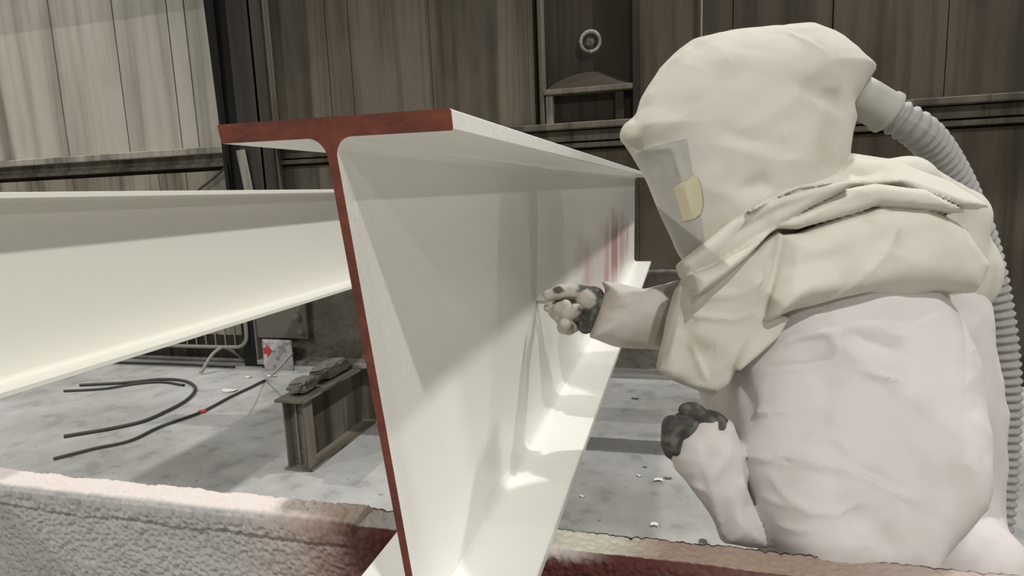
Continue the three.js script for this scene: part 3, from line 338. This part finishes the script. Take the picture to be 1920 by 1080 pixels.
const local2 = (x, y, z) => { const dx = x - EYE.x, dy = y - EYE.y, dz = z - EYE.z, s = FOCAL / 1.12; return [960 + s * (dx * R3[0] + dy * R3[1] + dz * R3[2]), 540 - s * (dx * U3[0] + dy * U3[1] + dz * U3[2])]; };
{ const g = nets(hoodField, ...boundsOf([P(1140, 20, 1.12), P(1660, 560, 1.12), P(1400, 300, .94), P(1400, 300, 1.3)], .03), .0036);
  // the window opening: cut the hood along three lines in its own side view
  const lines = [[[1257, 286], [1302, 486]], [[1150, 296], [1257, 286]], [[1302, 486], [1240, 486]]].map(([a, b], i) => { let nx = b[1] - a[1], ny = a[0] - b[0]; const c = nx * a[0] + ny * a[1], s = nx * 1225 + ny * 370 - c > 0 ? 1 : -1; const l = Math.hypot(nx, ny) * s; return [nx / l, ny / l, c / l]; });
  const p = g.attributes.position, nrm = g.attributes.normal, ix = g.index.array, out = { in: [], out: [] }, outN = { in: [], out: [] };
  const vert = i => ({ p: [p.getX(i), p.getY(i), p.getZ(i)], n: [nrm.getX(i), nrm.getY(i), nrm.getZ(i)] }), dist = (v, l) => { const q = local2(...v.p); return l[0] * q[0] + l[1] * q[1] - l[2]; };
  const cut = (poly, l) => { const A = [], B = []; for (let i = 0; i < poly.length; i++) { const a = poly[i], b = poly[(i + 1) % poly.length], da = dist(a, l), db = dist(b, l); (da >= 0 ? A : B).push(a); if ((da >= 0) !== (db >= 0)) { const t = da / (da - db), m = { p: a.p.map((v, k) => lerp(v, b.p[k], t)), n: a.n.map((v, k) => lerp(v, b.n[k], t)) }; A.push(m); B.push(m); } } return [A, B]; };
  const emit = (k, poly) => { for (let i = 1; i + 1 < poly.length; i++) for (const v of [poly[0], poly[i], poly[i + 1]]) { out[k].push(...v.p); outN[k].push(...v.n); } };
  for (let i = 0; i < ix.length; i += 3) { let poly = [vert(ix[i]), vert(ix[i + 1]), vert(ix[i + 2])]; for (const l of lines) { const [A, B] = cut(poly, l); if (B.length > 2) emit('out', B); poly = A; if (poly.length < 3) break; } if (poly.length > 2) emit('in', poly); }
  const make = k => { const q = new THREE.BufferGeometry(); q.setAttribute('position', new THREE.Float32BufferAttribute(out[k], 3)); q.setAttribute('normal', new THREE.Float32BufferAttribute(outN[k], 3)); return q; };
  const stain = lin(205, 196, 176); mesh('hood_shell', tint(mergeVertices(make('out')), (x, y, z) => { const n = fbm(x * 11, y * 11, z * 11, 5); return mixc([1, 1, 1], stain, clamp(sstep(-.1, .5, n) * .35)); }), cloth(0xc8c4b9), hoodPart);
  tag(mesh('visor', mergeVertices(make('in')), new THREE.MeshPhysicalMaterial({ color: 0xdedad0, transmission: .42, roughness: .6, thickness: 0, ior: 1.45, side: THREE.DoubleSide }), hoodPart), 'dusty clear plastic visor');
  // tape patch bridging visor edge and hood
  const q = [[1262, 353], [1276, 343], [1290, 338], [1297, 330], [1308, 332], [1314, 350], [1318, 380], [1314, 400], [1303, 410], [1294, 412], [1281, 415], [1272, 385]].map(a => { const h = hitRay(hoodField, a[0], a[1]); return h.addScaledVector(ray(...a), -.0015); }), ct = hitRay(hoodField, 1291, 374).addScaledVector(ray(1291, 374), -.003);
  const pos = [], id2 = []; const rings = 4; pos.push(ct.x, ct.y, ct.z); for (let r = 1; r <= rings; r++) q.forEach((a, i) => { const px = toPx(...ct.clone().lerp(a, r / rings).toArray()), h = hitRay(hoodField, px[0], px[1]).addScaledVector(ray(px[0], px[1]), -.0022); pos.push(h.x, h.y, h.z); }); const m = q.length; for (let i = 0; i < m; i++) { const j = (i + 1) % m; id2.push(0, 1 + i, 1 + j); for (let r = 1; r < rings; r++) { const a = 1 + (r - 1) * m + i, b = 1 + (r - 1) * m + j; id2.push(a, a + m, b, b, a + m, b + m); } }
  const tg = new THREE.BufferGeometry(); tg.setAttribute('position', new THREE.Float32BufferAttribute(pos, 3)); tg.setIndex(id2); tg.computeVertexNormals(); tag(mesh('tape', tg, std({ color: 0xc9bfa2, roughness: .6 }), hoodPart), 'strip of cream masking tape');
}
// air supply: grey coupling and ribbed hose off the back of the hood
{ const a = P(1596, 172, 1.12), b = P(1664, 211, 1.12), d = b.clone().sub(a).normalize(); const lathe = new THREE.LatheGeometry([[.0, 0], [.0355, 0], [.0365, .03], [.0355, .066], [.0385, .069], [.039, .078], [.034, .081], [0, .081]].map(q => new THREE.Vector2(...q)), 36); lathe.applyQuaternion(new THREE.Quaternion().setFromUnitVectors(V(0, 1, 0), d)); lathe.translate(a.x, a.y, a.z); tag(mesh('hose_coupling', lathe, std({ color: 0xa9a7a0, roughness: .6 }), hoodPart), 'grey hose coupling');
  const curve = new THREE.CatmullRomCurve3([a.clone().addScaledVector(d, .075), a.clone().addScaledVector(d, .13), P(1745, 268, 1.14), P(1800, 360, 1.2), P(1850, 500, 1.26), P(1880, 700, 1.28), P(1875, 900, 1.3), P(1860, 1030, 1.3)]), NS = 420, tg = new THREE.TubeGeometry(curve, NS, .03, 20), p = tg.attributes.position, nn = tg.attributes.normal; for (let i = 0; i < p.count; i++) { const ring = Math.floor(i / 21), k = .0028 * Math.sin(ring * .9); p.setXYZ(i, p.getX(i) + nn.getX(i) * k, p.getY(i) + nn.getY(i) * k, p.getZ(i) + nn.getZ(i) * k); } tg.computeVertexNormals(); tag(mesh('breathing_hose', tg, std({ color: 0x9a9894, roughness: .6 }), worker), 'ribbed grey breathing hose'); }

// cape --------------------------------------------------------------------------------------------
const ring = chain([[1330, 505, 1.1, .012], [1480, 400, 1.03, .02], [1600, 340, 1.03, .035], [1700, 345, 1.06, .045], [1790, 410, 1.14, .055], [1760, 400, 1.3, .055], [1620, 360, 1.36, .04], [1480, 420, 1.32, .03], [1360, 490, 1.24, .025], [1300, 512, 1.13, .016]]);
const capeBase = field([[ring, 0],
  [cushion([[1372, 412], [1430, 374], [1500, 336], [1590, 291], [1640, 267], [1700, 284], [1770, 340], [1800, 400], [1760, 392], [1690, 344], [1640, 346], [1560, 345], [1500, 357], [1440, 377], [1405, 396]], .985, .008, .01, .06, [-.1, 1.1]), .002],
  [cushion([[1292, 493], [1345, 447], [1376, 412], [1410, 394], [1440, 378], [1500, 358], [1565, 346], [1578, 353], [1500, 398], [1420, 452], [1345, 502], [1302, 520]], .985, .012, .014, .07, [-.15, -.35]), .002],
  [cushion([[1302, 516], [1345, 500], [1400, 462], [1450, 424], [1500, 396], [1570, 358], [1640, 346], [1720, 356], [1790, 404], [1720, 394], [1640, 384], [1592, 400], [1500, 431], [1462, 427], [1445, 438], [1400, 482], [1345, 528], [1306, 556]], .972, .015, .018, .08, [-.15, .25]), .002],
  [cushion([[1459, 440], [1500, 434], [1590, 404], [1640, 388], [1720, 380], [1800, 420], [1840, 500], [1810, 548], [1680, 534], [1560, 558], [1475, 582], [1428, 600], [1440, 540], [1452, 480]], .985, .04, .045, .16, [0, .12]), .002],
  [cushion([[1300, 512], [1350, 492], [1400, 470], [1446, 434], [1452, 470], [1440, 545], [1424, 598], [1402, 638], [1380, 676], [1362, 720], [1338, 742], [1300, 732], [1262, 718], [1239, 701], [1247, 660], [1263, 600], [1280, 545]], 1.02, .018, .024, .06, [-.35, 0]), .002],
  [cushion([[1432, 580], [1478, 596], [1458, 630], [1420, 666], [1384, 696], [1377, 690], [1394, 640]], .985, .012, .014, .06, [-.3, .3]), .002],
  [cushion([[1276, 540], [1262, 575], [1246, 625], [1244, 668], [1256, 690], [1330, 640], [1330, 540]], 1.1, .02, .02, .03), .004],
  [capsule(P(1640, 480, 1.05), P(1560, 470, 1.33), .085, .08), .03], [capsule(P(1640, 480, 1.05), P(1760, 510, 1.2), .085, .1), .03]]);
const capeFolds = [[[[1330, 560], [1400, 548], [1440, 516]], .004, .006], [[[1288, 560], [1330, 555], [1370, 552]], .004, .007], [[[1285, 590], [1330, 597], [1372, 602], [1420, 588]], .006, .008, -1], [[[1300, 650], [1318, 690], [1328, 714]], .006, .008, 1], [[[1380, 655], [1345, 690], [1330, 720]], .004, .01], [[[1272, 600], [1262, 650], [1250, 690]], .004, .008], [[[1335, 728], [1290, 720]], .004, .007],
  [[[1453, 450], [1446, 500], [1432, 565], [1426, 585]], -.02, .007], [[[1560, 555], [1610, 520], [1650, 480], [1680, 430]], .007, .01, 1], [[[1450, 560], [1530, 540], [1640, 524]], .006, .014], [[[1470, 510], [1520, 490], [1580, 480]], -.005, .016], [[[1492, 470], [1497, 500], [1485, 530]], .003, .01], [[[1640, 400], [1660, 392]], .004, .008], [[[1650, 470], [1690, 480]], .005, .012],
  [[[1480, 425], [1540, 392], [1600, 372]], .004, .009], [[[1380, 440], [1450, 398], [1520, 370]], -.004, .01]];
const capeField = folded(capeBase, capeFolds, (x, y, z) => .006 * facet(x + 2, y, z, .1) + .002 * facet(x, y + 3, z, .04));
{ const g = nets(capeField, ...boundsOf([P(1230, 270, 1.05), P(1850, 760, 1.05), P(1400, 500, .9), P(1850, 300, 1.3), P(1500, 500, 1.46), P(1480, 380, 1.42)], .03), .0036); const stain = lin(176, 168, 148);
  mesh('hood_cape', tint(g, (x, y, z) => { const q = toPx(x, y, z), n = fbm(x * 16, y * 16, z * 16, 5), s = noise(x * 160, y * 160, z * 160), low = q[0] < 1345 && q[1] > 600 ? .6 : .2; let c = mixc([1, 1, 1], stain, clamp(sstep(-.15, .4, n) * low)); return c; }), cloth(0xcecabe), hoodPart); }

// head inside the hood, seen dimly through the visor -----------------------------------------------
{ const c = P(1392, 330, 1.12), f = RGT.clone().multiplyScalar(-.93).addScaledVector(UPV, -.36).normalize(), s = FWD.clone(), u = f.clone().cross(s).normalize(); if (u.y < 0) u.negate(); const H = (a, b, d) => c.clone().addScaledVector(f, a).addScaledVector(u, b).addScaledVector(s, d);
  const prims = [[capsule(H(0, .03, 0), H(-.02, .035, 0), .082), 0], [capsule(H(.045, -.06, 0), H(.03, .0, 0), .05, .066), .04], [capsule(H(.092, .0, 0), H(.108, -.035, 0), .009, .014), .02], [capsule(H(.084, .022, -.045), H(.084, .022, .045), .013), .02], [capsule(H(.085, -.068, -.016), H(.085, -.068, .016), .008), .01], [capsule(H(.07, -.1, 0), H(.06, -.09, 0), .024), .03], [capsule(H(-.03, -.06, 0), H(-.05, -.16, 0), .056), .04]];
  for (const e of [-1, 1]) { prims.push([ellipsoid(H(-.005, -.01, e * .082), .018, .03, .012), .008]); prims.push([capsule(H(.062, -.035, e * .04), H(.03, -.03, e * .055), .026), .02]); }
  const hf = field(prims); mesh('head', tint(nets(hf, ...boundsOf([H(0, 0, 0)], .2), .005), (x, y, z) => { const v = V(x, y, z).sub(c), a = v.dot(f), b = v.dot(u), d = Math.abs(v.dot(s)); if (b > .06 || (a < -.01 && b > -.03 && d < .1 && !(d > .085))) return lin(70, 56, 44); if (a > .06 && Math.abs(b - .004) < .009 && Math.abs(d - .033) < .014) return lin(60, 48, 42); if (a > .07 && Math.abs(b + .068) < .006 && d < .024) return lin(168, 104, 94); return lin(206, 164, 142); }), cloth(0xffffff), worker); }

// gloves --------------------------------------------------------------------------------------------
const paintGrey = lin(186, 179, 167), gloveDark = lin(56, 55, 51), gloveMid = lin(98, 96, 88);
{ // right glove, palm to the camera, fingers closed on the gauge
  const fr = [[chain([[1130, 582, 1.225, .026], [1104, 580, 1.235, .026], [1092, 584, 1.24, .022]]), 0], [chain([[1114, 556, 1.228, .02], [1100, 562, 1.218, .019], [1094, 566, 1.216, .015]]), .01], [chain([[1108, 552, 1.222, .016], [1078, 547, 1.215, .013], [1052, 547, 1.216, .0122], [1028, 554, 1.222, .0105]]), .005], [chain([[1118, 600, 1.222, .02], [1098, 612, 1.222, .015]]), .01],
    [chain([[1096, 570, 1.262, .012], [1058, 574, 1.258, .0105], [1028, 577, 1.24, .0095]]), .002], [chain([[1096, 580, 1.262, .012], [1046, 590, 1.25, .0108], [1040, 585, 1.23, .0102], [1049, 579, 1.208, .0102], [1061, 572, 1.196, .0108]]), .001], [chain([[1098, 592, 1.26, .012], [1058, 602, 1.246, .011], [1052, 596, 1.216, .0108], [1064, 589, 1.194, .0112], [1080, 581, 1.183, .0122]]), .001], [chain([[1100, 604, 1.256, .0115], [1066, 616, 1.242, .0108], [1057, 614, 1.216, .0106], [1060, 607, 1.192, .0122]]), .001]];
  const f0 = field(fr), ff = (x, y, z) => f0(x, y, z) - .0007 * noise(x / .006, y / .006, z / .006);
  mesh('glove', tint(nets(ff, ...boundsOf([P(1000, 520, 1.22), P(1150, 640, 1.22), P(1060, 580, 1.15), P(1060, 580, 1.29)], .015), .0022), (x, y, z) => { const q = toPx(x, y, z), n = fbm(x * 70, y * 70, z * 70, 4) * .8, fing = sstep(1090, 1076, q[0] + n * 24), pad = sstep(26, 16, Math.hypot(q[0] - 1097, (q[1] - 562) * 1.3) + n * 20); const c = mixc(mixc(gloveDark, gloveMid, sstep(-.1, .3, n)), paintGrey, clamp(Math.max(fing * .95, pad * .85))); return mixc(c, gloveDark, .9 * sstep(13, 8, Math.hypot(q[0] - 1046, (q[1] - 543) * 1.4) + n * 12)); }), std({ vertexColors: true, roughness: .75 }), worker).userData.label = 'dark glove smeared with dried white paint';
}
{ // left glove, hanging half closed in the cuff
  const fr = [[chain([[1330, 810, .97, .034], [1296, 812, .97, .034], [1274, 816, .97, .027]]), 0], [chain([[1322, 790, .955, .016], [1302, 772, .95, .012], [1285, 769, .95, .0105]]), .006]];
  [[1272, 796, .945], [1268, 806, .962], [1268, 816, .98], [1274, 824, .998]].forEach(([x, y, t], i) => fr.push([chain([[x + 20, y, t + .004, .015], [x - 12 + i * 3, y + 2, t, .0125], [x - 14 + i * 3, y + 26, t, .0118], [x - 4 + i * 3, y + 46 - i * 4, t + .006, .0108]]), .003]));
  const f0 = field(fr), ff = (x, y, z) => f0(x, y, z) - .001 * noise(x / .009, y / .009, z / .009); const a = gloveDark, b = lin(104, 100, 90);
  mesh('glove', tint(nets(ff, ...boundsOf([P(1235, 745, .98), P(1345, 880, .98), P(1290, 800, .92), P(1290, 800, 1.05)], .015), .0025), (x, y, z) => mixc(a, b, sstep(-.2, .4, fbm(x * 60, y * 60, z * 60, 4)))), std({ vertexColors: true, roughness: .7 }), worker).userData.label = 'dark grey rubber glove';
}
// boots
for (const [ax, az] of [[.46, -1.08], [.5, -1.38]]) { const f = field([[capsule(V(ax, .16, az), V(ax, .06, az), .055, .045), 0], [capsule(V(ax + .02, .05, az), V(ax - .17, .045, az), .046, .042), .04]]); mesh('boot', nets((x, y, z) => Math.max(f(x, y, z), .004 - y), V(ax - .26, -.01, az - .09), V(ax + .11, .24, az + .09), .007), std({ color: 0x3a3833, roughness: .8 }), worker); }

// thin steel gauge pinched in the right glove, its corner on the web
{ const r = ray(1004, 567), tip = EYE.clone().addScaledVector(r, (-.2885 - EYE.x) / r.x), back = P(1082, 563, 1.215), d = back.clone().sub(tip), L = d.length(); d.normalize(); const side = d.clone().cross(V(0, 1, 0)).normalize(), s = new THREE.Shape([[0, 0], [.012, .012], [L, .014], [L, -.014], [.012, -.013]].map(q => new THREE.Vector2(...q))); const g = new THREE.ExtrudeGeometry(s, { depth: .0012, bevelEnabled: false }); const up = side.clone().cross(d).normalize(); const tilt = side.clone().multiplyScalar(.93).addScaledVector(up, .36).normalize(); g.applyMatrix4(new THREE.Matrix4().makeBasis(d, tilt, d.clone().cross(tilt)).setPosition(tip)); tag(mesh('film_gauge', g, std({ color: 0x9c9a92, roughness: .35, metalness: .7 })), 'thin metal gauge pinched in the paint-smeared glove against the web', 'gauge'); }

renderer.render(scene, camera);
